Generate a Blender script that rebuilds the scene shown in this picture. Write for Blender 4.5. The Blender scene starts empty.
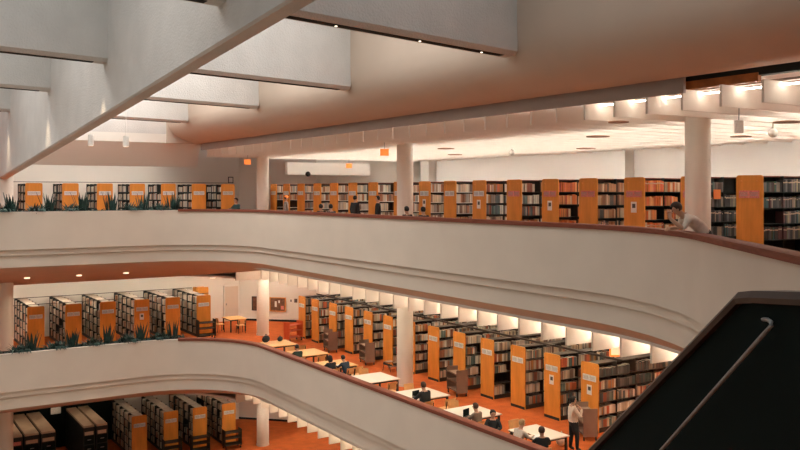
import bpy, bmesh, math, random
from mathutils import Vector, Matrix
random.seed(7)
SC = bpy.context.scene
COL = SC.collection
PI = math.pi
# ---------------------------------------------------------------- camera
# eye at the origin; +X runs along the shelves of the right wing, +Y along the column line
YAW = math.atan2(550.0, 860.0)
cam_d = bpy.data.cameras.new('camera')
cam_d.sensor_width = 36.0
cam_d.lens = 860.0 / 800.0 * 36.0
cam_d.shift_y = -33.0 / 800.0
cam_d.clip_end = 300
cam = bpy.data.objects.new('camera', cam_d)
COL.objects.link(cam)
cam.location = (0, 0, 0)
cam.rotation_euler = (PI / 2, 0, -YAW)
SC.camera = cam
SY, CY = math.sin(YAW), math.cos(YAW)

F_UP, F_MID, F_LOW = -1.85, -8.05, -14.25          # floor heights of the three levels
RAIL = 1.03                                         # parapet height above its floor

# ---------------------------------------------------------------- materials
def nodes(name):
    m = bpy.data.materials.new(name)
    m.use_nodes = True
    nt = m.node_tree
    return m, nt, nt.nodes['Principled BSDF']

def mat(name, rgb, rough=0.7, noise=0.0, nscale=6.0, bump=0.0, bscale=60.0, metal=0.0, stretch=None, spec=0.3):
    m, nt, b = nodes(name)
    b.inputs['Base Color'].default_value = (*rgb, 1)
    b.inputs['Roughness'].default_value = rough
    b.inputs['Metallic'].default_value = metal
    b.inputs['Specular IOR Level'].default_value = spec
    if noise or bump:
        tc = nt.nodes.new('ShaderNodeTexCoord')
        mp = nt.nodes.new('ShaderNodeMapping')
        if stretch: mp.inputs['Scale'].default_value = stretch
        nt.links.new(tc.outputs['Object'], mp.inputs['Vector'])
    if noise:
        n = nt.nodes.new('ShaderNodeTexNoise')
        n.inputs['Scale'].default_value = nscale
        n.inputs['Detail'].default_value = 4
        nt.links.new(mp.outputs['Vector'], n.inputs['Vector'])
        r = nt.nodes.new('ShaderNodeValToRGB')
        r.color_ramp.elements[0].position = 0.3
        r.color_ramp.elements[1].position = 0.7
        r.color_ramp.elements[0].color = (*[max(0, c * (1 - noise)) for c in rgb], 1)
        r.color_ramp.elements[1].color = (*[min(1, c * (1 + noise)) for c in rgb], 1)
        nt.links.new(n.outputs['Fac'], r.inputs['Fac'])
        nt.links.new(r.outputs['Color'], b.inputs['Base Color'])
    if bump:
        n2 = nt.nodes.new('ShaderNodeTexNoise')
        n2.inputs['Scale'].default_value = bscale
        nt.links.new(mp.outputs['Vector'], n2.inputs['Vector'])
        bp = nt.nodes.new('ShaderNodeBump')
        bp.inputs['Strength'].default_value = bump
        bp.inputs['Distance'].default_value = 0.02
        nt.links.new(n2.outputs['Fac'], bp.inputs['Height'])
        nt.links.new(bp.outputs['Normal'], b.inputs['Normal'])
    return m

def emit(name, rgb, s):
    m, nt, b = nodes(name)
    b.inputs['Base Color'].default_value = (*rgb, 1)
    b.inputs['Emission Color'].default_value = (*rgb, 1)
    b.inputs['Emission Strength'].default_value = s
    return m

M = dict(
    parapet=mat('white painted plaster', (.66, .575, .485), .75, .03, .8, .05, 90),
    concrete=mat('sprayed white plaster', (.655, .635, .605), .85, .05, 1.2, .8, 20),
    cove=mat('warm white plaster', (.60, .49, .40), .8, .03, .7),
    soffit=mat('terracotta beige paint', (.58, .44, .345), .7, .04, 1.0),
    wall=mat('white wall paint', (.80, .765, .70), .8, .02, .5),
    ceil=mat('white ceiling paint', (.82, .79, .74), .8),
    fin=mat('white baffle board', (.84, .76, .66), .7, .03, 1.5),
    stone=mat('added unseen stone floor', (.42, .29, .20), .6, .12, 1.0),
    carpet=mat('orange carpet', (.48, .108, .02), .95, .14, 2.5, .3, 300),
    rail=mat('red brown rail wood', (.20, .060, .036), .6, .15, 3, stretch=(1, 1, 8), spec=.15),
    oak=mat('orange stained wood', (.70, .285, .05), .45, .10, 2.0, stretch=(4, 4, .7)),
    oak_light=mat('pale orange wood', (.74, .42, .17), .5, .08, 2.0, stretch=(4, .8, 4)),
    laminate=mat('cream laminate', (.82, .74, .62), .45, .03, 2),
    metal=mat('dark green black metal', (.024, .028, .026), .5, .1, 4),
    shelfmetal=mat('dark brown shelf metal', (.05, .036, .028), .5, .1, 4),
    shelftop=mat('pale shelf canopy', (.38, .32, .26), .7, .15, 5),
    column=mat('cream column paint', (.80, .76, .67), .7, .02, 1),
    sign_grey=mat('grey sign plate', (.64, .68, .68), .5, .2, 30),
    sign_white=mat('white sign plate', (.75, .72, .68), .5, .15, 30),
    sign_pink=mat('pink sign plate', (.66, .22, .19), .5, .2, 30),
    paper=mat('white paper', (.80, .78, .74), .7, .05, 20),
    print_=mat('dark print', (.10, .10, .10), .6),
    plate_print=mat('faded print', (.38, .36, .35), .6),
    black=mat('black painted board', (.008, .013, .0115), .8, .1, 2, spec=.05),
    cap=mat('brown leather cap', (.055, .032, .024), .4, .2, 5),
    steel=mat('brushed steel', (.30, .29, .27), .45, .1, 40, metal=.2),
    card=mat('orange card', (.80, .21, .05), .6, .03, 5),
    cart=mat('grey brown cart paint', (.24, .16, .12), .5, .08, 3),
    redcart=mat('orange red cart paint', (.58, .10, .03), .5, .06, 3),
    leaf=mat('dark green leaf', (.018, .048, .040), .5, .35, 6),
    leaf2=mat('grey green leaf', (.045, .095, .080), .5, .4, 8),
    soil=mat('dark planter', (.025, .032, .028), .8, .3, 8),
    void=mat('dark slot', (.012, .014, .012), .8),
    beige_top=mat('beige cabinet top', (.58, .43, .30), .6, .06, 4),
    cork=mat('brown notice board', (.17, .085, .05), .8, .3, 9),
    door=mat('cream door paint', (.70, .60, .49), .5),
    disc=mat('brown grille disc', (.36, .20, .12), .7, .1, 8),
    bulkhead=mat('grey bulkhead paint', (.42, .34, .30), .8, .04, 1.0),
    timber=mat('orange brown timber', (.36, .12, .03), .6, .3, 3),
    lamp=emit('lit fluorescent tube', (1.0, .82, .62), 55.0),
    lamp_up=emit('lit upper fluorescent tube', (1.0, .945, .87), 74.0),
    lamp_near=emit('lit bare tube', (1.0, .90, .78), 40.0),
    lamp_mid=emit('lit middle row tube', (1.0, .86, .68), 90.0),
    lamp_left=emit('lit left row tube', (1.0, .85, .66), 62.0),
    lamp_low=emit('lit lower tube', (1.0, .82, .60), 30.0),
    lamp_dim=emit('lit dim tube', (1.0, .80, .58), 9.0),
    lamp_added_wash=emit('added wall wash tube', (1.0, .93, .84), 42.0),
    glint=emit('small spot lens', (1.0, .85, .65), 2.5),
    lamp_soft=emit('lit downlight lens', (1.0, .80, .56), 1.6),
    exit=emit('lit orange sign', (.95, .26, .05), .9),
    tube_white=emit('lit white sign', (1.0, .62, .38), .9),
)
gm, gnt, gb = nodes('skylight glass')
gtr = gnt.nodes.new('ShaderNodeBsdfTransparent'); gtr.inputs['Color'].default_value = (.93, .95, .95, 1)
ggl = gnt.nodes.new('ShaderNodeBsdfGlossy'); ggl.inputs['Roughness'].default_value = .05
gmx = gnt.nodes.new('ShaderNodeMixShader'); gmx.inputs[0].default_value = .06
gnt.links.new(gtr.outputs[0], gmx.inputs[1]); gnt.links.new(ggl.outputs[0], gmx.inputs[2])
gnt.links.new(gmx.outputs[0], gnt.nodes['Material Output'].inputs['Surface'])
M['glass'] = gm
bm_, bnt, bb = nodes('assorted book cloth')
at = bnt.nodes.new('ShaderNodeAttribute'); at.attribute_name = 'book_colour'
bnt.links.new(at.outputs['Color'], bb.inputs['Base Color']); bb.inputs['Roughness'].default_value = .65
M['books'] = bm_

# ---------------------------------------------------------------- mesh builder
class MB:
    def __init__(s): s.v, s.f, s.mi = [], [], []
    def add(s, vs, fs, mi=0):
        o = len(s.v); s.v += [tuple(v) for v in vs]
        s.f += [tuple(i + o for i in f) for f in fs]; s.mi += [mi] * len(fs); return s
    def box(s, x0, y0, z0, x1, y1, z1, mi=0):
        return s.add([(x0, y0, z0), (x1, y0, z0), (x1, y1, z0), (x0, y1, z0), (x0, y0, z1), (x1, y0, z1), (x1, y1, z1), (x0, y1, z1)],
                     [(0, 3, 2, 1), (4, 5, 6, 7), (0, 1, 5, 4), (1, 2, 6, 5), (2, 3, 7, 6), (3, 0, 4, 7)], mi)
    def tube(s, pts, r, n=8, mi=0):
        pts = [Vector(p) for p in pts]; rs = r if isinstance(r, (list, tuple)) else [r] * len(pts)
        vs = []
        for i, p in enumerate(pts):
            t = (pts[min(i + 1, len(pts) - 1)] - pts[max(i - 1, 0)]).normalized()
            a = t.cross(Vector((0, 0, 1)))
            if a.length < 1e-3: a = t.cross(Vector((1, 0, 0)))
            a.normalize(); b = t.cross(a)
            for k in range(n):
                th = 2 * PI * k / n
                vs.append(p + a * (rs[i] * math.cos(th)) + b * (rs[i] * math.sin(th)))
        fs = [(i * n + k, (i + 1) * n + k, (i + 1) * n + (k + 1) % n, i * n + (k + 1) % n) for i in range(len(pts) - 1) for k in range(n)]
        fs += [tuple(range(n)), tuple(reversed(range((len(pts) - 1) * n, len(pts) * n)))]
        return s.add(vs, fs, mi)
    def prism(s, poly, fn, mi=0):
        """poly: 2D outline; fn(p, k) gives the 3D point on side k (0/1)"""
        n = len(poly)
        vs = [fn(p, 0) for p in poly] + [fn(p, 1) for p in poly]
        fs = [tuple(range(n)), tuple(reversed(range(n, 2 * n)))] + [(i, i + n, (i + 1) % n + n, (i + 1) % n) for i in range(n)]
        return s.add(vs, fs, mi)
    def ball(s, c, r, nu=10, nv=7, mi=0, sc=(1, 1, 1)):
        vs = [(c[0], c[1], c[2] + r * sc[2])]
        for j in range(1, nv):
            ph = PI * j / nv
            for i in range(nu):
                th = 2 * PI * i / nu
                vs.append((c[0] + r * sc[0] * math.sin(ph) * math.cos(th), c[1] + r * sc[1] * math.sin(ph) * math.sin(th), c[2] + r * sc[2] * math.cos(ph)))
        vs.append((c[0], c[1], c[2] - r * sc[2]))
        fs = [(0, 1 + i, 1 + (i + 1) % nu) for i in range(nu)]
        for j in range(nv - 2):
            for i in range(nu):
                a, b = 1 + j * nu + i, 1 + j * nu + (i + 1) % nu
                fs.append((a, a + nu, b + nu, b))
        e = len(vs) - 1; o = 1 + (nv - 2) * nu
        fs += [(e, o + (i + 1) % nu, o + i) for i in range(nu)]
        return s.add(vs, fs, mi)
    def mesh(s, name, mats, smooth=False, fix=True):
        me = bpy.data.meshes.new(name); me.from_pydata(s.v, [], s.f)
        for m in (mats if isinstance(mats, (list, tuple)) else [mats]): me.materials.append(m)
        me.polygons.foreach_set('material_index', s.mi)
        if smooth: me.polygons.foreach_set('use_smooth', [True] * len(s.f))
        if fix:
            b = bmesh.new(); b.from_mesh(me); bmesh.ops.recalc_face_normals(b, faces=b.faces); b.to_mesh(me); b.free()
        me.update(); return me
    def build(s, name, mats, parent=None, loc=None, smooth=False, bevel=0, fix=True):
        o = bpy.data.objects.new(name, s.mesh(name, mats, smooth, fix)); COL.objects.link(o)
        if parent: o.parent = parent
        if loc: o.location = loc
        if smooth:
            try: o.data.set_sharp_from_angle(angle=math.radians(42))
            except Exception: pass
        if bevel:
            bv = o.modifiers.new('bevel', 'BEVEL'); bv.width = bevel; bv.segments = 2; bv.limit_method = 'ANGLE'
        return o

def tag(o, label=None, cat=None, group=None, kind=None):
    if label: o['label'] = label
    if cat: o['category'] = cat
    if group: o['group'] = group
    if kind: o['kind'] = kind
    return o
def struct(o): o['kind'] = 'structure'; return o
def empty(name, loc, rz=0, label=None, cat=None, group=None):
    o = bpy.data.objects.new(name, None); COL.objects.link(o); o.location = loc; o.rotation_euler = (0, 0, rz)
    o.empty_display_size = .1
    return tag(o, label, cat, group)
def copy_tree(o, parent=None):
    c = o.copy(); COL.objects.link(c)
    if parent: c.parent = parent
    for ch in list(o.children): copy_tree(ch, c)
    return c
ORD = ['first', 'second', 'third', 'fourth', 'fifth', 'sixth', 'seventh', 'eighth', 'ninth', 'tenth', 'eleventh', 'twelfth', 'thirteenth', 'fourteenth', 'fifteenth', 'sixteenth', 'seventeenth']

# ---------------------------------------------------------------- parapet path (inner edge of the rail)
def path(x0=-15.9, ext=11.5):
    p = [(x0, 41.0), (-8, 41.0), (0, 41.0), (6, 41.0), (11.6, 41.0)]
    for k in range(1, 17):
        a = PI / 2 * (1 - k / 16); p.append((11.6 + 4.5 * math.cos(a), 36.5 + 4.5 * math.sin(a)))
    p += [(16.1, y) for y in (32, 28, 24, 20, 16.5)]
    for k in range(1, 14):
        a = math.radians(39) * k / 13; p.append((7.1 + 9 * math.cos(a), 16.5 - 9 * math.sin(a)))
    x, y = p[-1]; d = (-math.sin(math.radians(39)), -math.cos(math.radians(39)))
    p += [(x + d[0] * t, y + d[1] * t) for t in (2, 5, 8, ext)]
    return p
PATH = path()
def frames(P):
    out = []
    for i in range(len(P)):
        a, b = P[max(i - 1, 0)], P[min(i + 1, len(P) - 1)]
        dx, dy = b[0] - a[0], b[1] - a[1]; l = math.hypot(dx, dy)
        out.append((dy / l, -dx / l))
    return out
NRM = frames(PATH)
def off(i, o): return (PATH[i][0] + NRM[i][0] * o, PATH[i][1] + NRM[i][1] * o)
def sweep(profile, i0=0, i1=None, closed=True):
    """profile: list of (offset to the atrium, z) or a function of i giving one"""
    i1 = len(PATH) if i1 is None else i1
    mb = MB(); vs = []
    for i in range(i0, i1):
        pr = profile(i) if callable(profile) else profile
        for o, z in pr: x, y = off(i, o); vs.append((x, y, z))
    n = len(pr); m = i1 - i0
    fs = [(a * n + k, a * n + (k + 1) % n, (a + 1) * n + (k + 1) % n, (a + 1) * n + k) for a in range(m - 1) for k in range(n if closed else n - 1)]
    if closed: fs += [tuple(range(n)), tuple(reversed(range((m - 1) * n, m * n)))]
    return mb.add(vs, fs)

def blend(i):                                        # 0 on the left side, 1 on the right side
    return min(1, max(0, (i - 4) / 16))
I_RAIL = 8
def level_edge(fz, planter):
    zt = fz + RAIL
    prof = [(-.0, zt - .10), (.22, zt - .10), (.22, zt - 1.72), (.13, zt - 1.74), (.13, zt - 1.97), (.05, zt - 2.0), (.05, zt - 2.5), (-.05, zt - 2.5), (-.05, fz - .3), (0, fz - .3)]
    struct(sweep(prof).build('parapet', M['parapet'], smooth=True))
    i0 = I_RAIL if planter else 0
    struct(sweep([(-.04, zt - .12), (.27, zt - .12), (.27, zt - .01), (.25, zt), (-.02, zt), (-.04, zt - .01)], i0).build('trim_rail', M['rail'], smooth=True))
    if planter:
        struct(sweep([(0, zt - .11), (.22, zt - .11), (.22, zt - .05), (0, zt - .05)], 0, I_RAIL + 1).build('trim_coping', M['parapet'], smooth=True))
    def so(i):
        b = blend(i); b = b * b * (3 - 2 * b); o_in = -4.5 + 4.0 * b; z_in = -3.73 + .9 * b
        return [(.03, zt - 2.5), (o_in, zt + z_in), (o_in, zt + z_in + .12), (-.1, zt - 2.4)]
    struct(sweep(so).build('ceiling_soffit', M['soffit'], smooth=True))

level_edge(F_UP, True)
level_edge(F_MID, True)

# ---------------------------------------------------------------- floors, ceilings, walls
def slab(name, poly, z0, z1, m):
    return struct(MB().prism(poly, lambda p, k: (p[0], p[1], (z0, z1)[k])).build(name, m))
OUT = [(31.5, PATH[-1][1]), (31.5, 46.3), (24.2, 47.4), (20.6, 51.0), (-15.9, 51.0)]
inner = [off(i, -.01) for i in range(len(PATH))]
for z in (F_UP, F_MID):
    slab('floor', inner + OUT, z - .25, z, M['carpet'])
slab('floor', [(-15.9, -6), (31.5, -6), (31.5, 46.3), (24.2, 47.4), (20.6, 51), (-15.9, 51)], F_LOW - .3, F_LOW, M['carpet'])
slab('floor', [off(i, 1.2) for i in range(len(PATH))] + [(6, -5.9), (-15.9, -5.9)], F_LOW, F_LOW + .02, M['stone'])  # unseen slab added to cut the red bounce off the carpet
def o_in(i):
    b = blend(i); b = b * b * (3 - 2 * b); return -4.5 + 4.0 * b
for fz, ysplit in ((F_MID, 41.3), (F_LOW, 41.3)):
    left = [off(i, o_in(i) + .02) for i in range(0, 14)]
    left = [p for p in left if p[1] > ysplit]
    slab('ceiling', left + [(31.5, ysplit), (31.5, 46.3), (24.2, 47.4), (20.6, 51), (-15.9, 51)], fz + 3.62, fz + 3.72, M['ceil'])
    right = [off(i, -.45) for i in range(18, len(PATH))]
    right = [(16.5, ysplit)] + right
    slab('ceiling', right + [(31.5, PATH[-1][1]), (31.5, ysplit)], fz + 4.35, fz + 4.45, M['ceil'])
    struct(MB().box(16.5, ysplit - .06, fz + 3.55, 31.5, ysplit + .04, fz + 4.4).build('trim_bulkhead', M['cove']))
slab('ceiling', [(16.72, -6), (31.5, -6), (31.5, 46.3), (24.2, 47.4), (21.6, 50), (16.72, 50)], 2.78, 2.9, M['ceil'])
H0, H1 = F_LOW, 8.6
def wall(name, a, b, z0, z1, t=.3, m='wall'):
    d = Vector((b[0] - a[0], b[1] - a[1])); d.normalize(); n = Vector((-d.y, d.x)) * t
    p = [a, b, (b[0] + n.x, b[1] + n.y), (a[0] + n.x, a[1] + n.y)]
    return slab(name, p, z0, z1, M[m])
wall('wall_north', (20.6, 51), (-16, 51), H0, H1, -.3)
wall('wall_north_angled', (20.6, 51), (24.2, 47.4), H0, H1, .3)
wall('wall_north_east', (24.2, 47.4), (31.5, 46.3), H0, H1, .3)
wall('wall_east', (31.5, 46.3), (31.5, -6), H0, H1, .3)
wall('wall_south', (31.5, -6), (-16, -6), H0, H1, .3)
wall('wall_west', (-16, -6), (-16, 51), H0, H1, .3)
for fz in (F_MID, F_LOW):                            # dark baseboards on the angled wall
    wall('baseboard_north', (20.6, 50.99), (24.19, 47.38), fz, fz + .12, -.03, 'void')
# columns run through the floors
def column(x, y, r=.34):
    for fz, h in ((F_LOW, 3.8), (F_MID, 3.9), (F_UP, 4.65)):
        mb = MB(); mb.tube([(x, y, fz), (x, y, fz + .08)], r + .015, 24); mb.tube([(x, y, fz + .08), (x, y, fz + h)], r, 24)
        struct(mb.build('column', M['column'], smooth=True))
for x, y in ((19.6, 45.0), (19.5, 30.1), (19.5, 15.4), (6.3, 45.0)): column(x, y)
for y in (29.0, 45.4):
    struct(MB().box(30.9, y - .45, F_UP, 31.5, y + .45, 2.8).build('column_pilaster', M['wall']))

# ---------------------------------------------------------------- roof: ribs, girder, cove, skylights
ZR, ZT = 3.58, 7.3
GX = 5.98
def gz(y): return 4.05 - .0762 * y
ys = [-5.9 + k * 1.3 for k in range(44)] + [50.9]
mb = MB(); vs = []
for y in ys:
    z = gz(y)
    vs += [(GX, y, ZT), (GX, y, z + .05), (GX + .05, y, z), (GX + .37, y, z), (GX + .42, y, z + .05), (GX + .42, y, ZT)]
n = 6
fs = [(a * n + k, a * n + (k + 1) % n, (a + 1) * n + (k + 1) % n, (a + 1) * n + k) for a in range(len(ys) - 1) for k in range(n)] + [tuple(range(n)), tuple(range((len(ys) - 1) * n, len(ys) * n))]
struct(mb.add(vs, fs).build('beam_girder', M['concrete']))
ribs = [(-.4, 0), (8.3, 0), (17.3, 0), (26.2, 0), (34.2, 0), (43.3, 0)]
SK = 2.0 / 9.0                                       # the ribs run slightly askew
def rib(yr, xa, xb, glints=False):
    def Y(x): return yr + (x - 14.7) * SK
    w = .62
    mb = MB()
    prof = [(0, ZT), (0, ZR + .10), (.10, ZR), (w - .1, ZR), (w, ZR + .10), (w, ZT)]
    e = .35; m = 12; vs = []
    for k in range(m + 1):
        x = xa + (xb - xa) * k / m
        vs += [(x, Y(x) + o, z) for o, z in prof]
    fs = [(a * 6 + k, a * 6 + (k + 1) % 6, (a + 1) * 6 + (k + 1) % 6, (a + 1) * 6 + k) for a in range(m) for k in range(6)] + [tuple(range(6)), tuple(range(m * 6, m * 6 + 6))]
    o = struct(mb.add(vs, fs).build('beam_rib', M['concrete'], smooth=True))
    s = MB()
    s.add([(xa + .1, Y(xa + .1) + .2, ZR - .012), (xb - e, Y(xb - e) + .2, ZR - .012), (xb - e, Y(xb - e) + .42, ZR - .012), (xa + .1, Y(xa + .1) + .42, ZR - .012),
           (xa + .1, Y(xa + .1) + .2, ZR + .05), (xb - e, Y(xb - e) + .2, ZR + .05), (xb - e, Y(xb - e) + .42, ZR + .05), (xa + .1, Y(xa + .1) + .42, ZR + .05)],
          [(0, 3, 2, 1), (4, 5, 6, 7), (0, 1, 5, 4), (1, 2, 6, 5), (2, 3, 7, 6), (3, 0, 4, 7)])
    s.build('lamp_slot', M['void'], o)
    if not glints: return
    l = MB()
    for q in (.3, .62, .9):
        x = xa + (xb - e - xa) * q
        l.tube([(x, Y(x) + .31, ZR - .03), (x, Y(x) + .31, ZR + .0)], .03, 8)
    l.build('slot_lamp', M['glint'], o)
for yr, _ in ribs:
    rib(yr, GX + .42, 14.72, yr == 17.3); rib(yr, -15.9, GX)
# the curved bulkhead over the right rail, with a rounded lower edge
prof = [(14.7, ZT), (14.7, 4.3), (14.72, 3.9), (14.80, 3.6), (14.97, 3.33), (15.25, 3.1), (15.6, 2.93), (16.0, 2.79), (16.4, 2.68), (16.45, 2.70), (16.45, 2.95), (15.6, 3.3), (15.1, 4.0), (15.0, 5.0), (15.0, ZT)]
mb = MB(); vs = []; yy = [-5.9 + 1.6 * k for k in range(33)] + [46.9]
for y in yy: vs += [(x, y, z) for x, z in prof]
n = len(prof)
fs = [(a * n + k, a * n + (k + 1) % n, (a + 1) * n + (k + 1) % n, (a + 1) * n + k) for a in range(len(yy) - 1) for k in range(n)] + [tuple(range(n)), tuple(range((len(yy) - 1) * n, len(yy) * n))]
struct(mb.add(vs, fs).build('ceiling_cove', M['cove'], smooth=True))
# bulkhead strip that the baffles hang from, and the upper left sloping soffit
struct(MB().box(16.7, 13.6, 2.36, 16.78, 47.0, 2.80).build('trim_baffle_beam', M['bulkhead']))
mb = MB().prism([(47.0, 2.72), (47.7, 1.42), (47.9, 1.42), (47.9, 3.2), (47.0, 3.2)], lambda p, k: ((-15.9, 16.7)[k], p[0], p[1]))
struct(mb.build('ceiling_slope', M['wall']))
struct(MB().box(-15.9, 47.0, 3.2, 16.7, 47.2, ZT).build('wall_clerestory', M['concrete']))
struct(MB().box(14.72, 46.9, 2.7, 16.75, 47.2, ZT).build('trim_end', M['cove']))
struct(MB().box(17.0, 6.0, 2.60, 17.25, 15.0, 2.78).build('trim_gap_shade', M['void']))  # dark box standing in for the unlit gap above the near tubes
struct(MB().box(16.98, 11.8, 2.46, 17.1, 15.1, 2.66).build('trim_timber', M['timber']))
# roof deck over the wings
slab('roof', [(14.9, -6.2), (31.8, -6.2), (31.8, 51.2), (14.9, 51.2)], ZT, ZT + .2, M['ceil'])
slab('roof', [(-16.2, 47.0), (14.9, 47.0), (14.9, 51.2), (-16.2, 51.2)], ZT, ZT + .2, M['ceil'])
k = 1
yr_ = [r[0] for r in ribs] + [47.0]
for j in range(len(yr_) - 1):
    for xa, xb in ((-15.9, GX), (GX + .42, 14.9)):
        f = lambda x, y: y + (x - 14.7) * SK
        y0, y1 = yr_[j], yr_[j + 1]
        pts = [(xa, f(xa, y0)), (xb, f(xb, y0)), (xb, min(47.0, f(xb, y1))), (xa, min(47.0, f(xa, y1)))]
        slab('window_%d' % k, pts, ZT, ZT + .03, M['glass']); k += 1

# ---------------------------------------------------------------- baffles and lamps
def baffle(fz, y, x0=16.72, x1=31.2, label='', group=''):
    z0 = fz + 3.80
    mb = MB().box(0, 0, 0, x1 - x0, .05, .5)
    return mb
fin_mesh = MB().box(0, -.03, 0, 14.4, .03, .5).mesh('ceiling_baffle', M['fin'])
def fins(fz, y0, step, cnt, label, group):
    for k in range(cnt):
        o = bpy.data.objects.new('ceiling_baffle', fin_mesh); COL.objects.link(o)
        o.location = (16.72, y0 + step * k, fz + 3.80)
        tag(o, label, 'baffle', group)
fins(F_UP, 9.34, 1.08, 35, 'white board baffle hanging in the row under the upper gallery ceiling', 'upper gallery ceiling baffles')
fins(F_MID, 12.6, 1.0, 27, 'white board baffle hanging in the row under the middle gallery ceiling', 'middle gallery ceiling baffles')
fins(F_LOW, 25.6, 1.0, 16, 'white board baffle hanging under the lowest gallery ceiling', 'lowest gallery ceiling baffles')
def tube_row(x, ya, yb, z, label, group, r=.035, m='lamp'):
    root = empty('ceiling_lamp', (x, ya, z), 0, label, 'lamp', group)
    MB().tube([(0, 0, 0), (0, yb - ya, 0)], r, 8).build('tube', M[m], root)
    MB().box(-.06, 0, .045, .06, yb - ya, .09).build('housing', M['shelfmetal'], root)
nl = empty('ceiling_lamp', (17.35, 9.34, 2.37), 0, 'row of bare white light tubes between the near ends of the upper baffles', 'lamp')
for k in range(7):
    MB().tube([(0, k * 1.08 + .07, 0), (0, k * 1.08 + 1.01, 0)], .016, 8).build('tube', M['lamp_near'], nl)
MB().box(-.03, .05, .08, .03, 7.5, .14).build('housing', M['bulkhead'], nl)
for x in (21.4, 23.8, 26.2, 28.6):
    tube_row(x, 9.0, 46.0, F_UP + 4.50, 'long light tube row above the upper gallery baffles', 'upper gallery light rows', .035, 'lamp_up')
tube_row(17.75, 11.5, 40.8, F_MID + 4.25, 'long light tube row along the near ends of the middle gallery baffles', None, .025, 'lamp_mid')
for x in (20.6, 24.6, 28.6):
    tube_row(x, 11.5, 40.8, F_MID + 4.27, 'long light tube row above the middle gallery bookcases', 'middle gallery light rows')
for x in (17.3, 22.0):
    tube_row(x, 24.0, 40.8, F_LOW + 4.27, 'long light tube row above the lowest gallery baffles', 'lowest gallery light rows', .03, 'lamp_low')
def lamp_x(y, xa, xb, z, label, m='lamp'):
    root = empty('ceiling_lamp', (xa, y, z), 0, label, 'lamp')
    MB().box(0, -.05, -.03, xb - xa, .05, 0).build('tube', M[m], root)
    MB().box(0, -.08, 0, xb - xa, .08, .05).build('housing', M['shelfmetal'], root)
lamp_x(47.9, -12, 21.8, F_MID + 3.56, 'long ceiling light row over the middle level left bookcases', 'lamp_left')
lamp_x(43.9, 17.2, 27.5, F_MID + 3.60, 'added unseen light row brightening the far column on the middle level', 'lamp_left')  # lamp added out of sight to brighten the far column
lamp_x(43.9, 17.2, 27.5, F_LOW + 3.60, 'added unseen light row brightening the rear wall and carpet on the lowest level', 'lamp_left')  # its twin below, added to lift the rear wall and carpet
lamp_x(48.0, -12, 19, F_LOW + 3.56, 'long ceiling light row over the lowest level bookcases', 'lamp_dim')
lamp_x(49.3, -12, 15.6, 1.95, 'added hidden light row washing the wall behind the upper left bookcases', 'lamp_added_wash')  # hidden behind the fascia, added to whiten the rear wall
def P(px, py, z):
    d = -z * 860 / (py - 192.0); r = (px - 400) / 860 * d
    return Vector((r * CY + d * SY, -r * SY + d * CY, z))
def at_x(px, X):                                     # the point of the plane X = const at image column px
    rho = (px - 400) / 860; d = X / (rho * CY + SY); return d * (CY - rho * SY)
def at_y(px, Y):
    rho = (px - 400) / 860; d = Y / (CY - rho * SY); return d * (rho * CY + SY)

def light(name, kind, loc, power, color, size=1, size_y=None, rot=(0, 0, 0), spot=None, blend_=.5):
    l = bpy.data.lights.new(name, kind); l.energy = power; l.color = color
    if kind == 'AREA':
        l.size = size
        if size_y: l.shape = 'RECTANGLE'; l.size_y = size_y
    else: l.shadow_soft_size = size
    if spot: l.spot_size = spot; l.spot_blend = blend_
    o = bpy.data.objects.new(name, l); COL.objects.link(o); o.location = loc; o.rotation_euler = rot
    return o
# daylight arriving through each skylight
for j in range(len(yr_) - 1):
    y0, y1 = yr_[j] + .7, yr_[j + 1] - .1
    kk = (.06, .12, 1.15, 1.9, 2.3, 3.6)[j]
    light('skylight_daylight', 'AREA', (10.4, (y0 + y1) / 2 - .9, ZT - .06), kk * 44 * (y1 - y0), (1, .965, .915), 8.0, max(1, (y1 - y0) - 2.4))
    light('skylight_daylight', 'AREA', (-4.8, (y0 + y1) / 2 - 3.6, ZT - .06), min(kk, 1.6) * 50 * (y1 - y0), (1, .965, .915), 20.0, max(1, (y1 - y0) - 5.5))
# wall-washing spots in the rib slots beside the girder
for yr, _ in ribs[3:]:
    y = yr + (GX - 14.7) * SK + .31
    light('rib_spot', 'SPOT', (GX - .42, y + .2, ZR - .03), 330, (1, .74, .48), .04, rot=(0, 0, 0), spot=math.radians(50), blend_=.8)
# downlights in the left soffit of the middle level
for i, px in enumerate((27, 79, 126, 172, 221)):
    X = at_y(px, 43.6) if px < 210 else 16.0
    Y = 43.6 if px < 210 else 43.2
    z = F_UP + RAIL - 2.5 - 1.23 * (Y - 41) / 4.5 if px < 210 else F_MID + 3.60
    MB().tube([(0, 0, -.02), (0, 0, .03)], .13, 16).build('downlight', M['lamp_soft'], loc=(X, Y, z - .03))
    tag(bpy.data.objects[-1] if False else COL.objects[-1], 'small round recessed downlight, %s from the left, in the brown soffit under the upper gallery' % ORD[i], 'downlight')
    light('downlight_beam', 'SPOT', (X, Y, z - .12), 90, (1, .78, .52), .08, spot=math.radians(120), blend_=.8)

w = bpy.data.worlds.new('overcast sky'); SC.world = w; w.use_nodes = True
wn = w.node_tree
bg = wn.nodes['Background']
tcw = wn.nodes.new('ShaderNodeTexCoord'); sx = wn.nodes.new('ShaderNodeSeparateXYZ'); rp = wn.nodes.new('ShaderNodeValToRGB')
wn.links.new(tcw.outputs['Generated'], sx.inputs[0]); wn.links.new(sx.outputs['Z'], rp.inputs['Fac']); wn.links.new(rp.outputs['Color'], bg.inputs['Color'])
rp.color_ramp.elements[0].color = (.55, .57, .58, 1); rp.color_ramp.elements[1].color = (.95, .97, 1, 1)
bg.inputs['Strength'].default_value = 1.0
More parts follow.
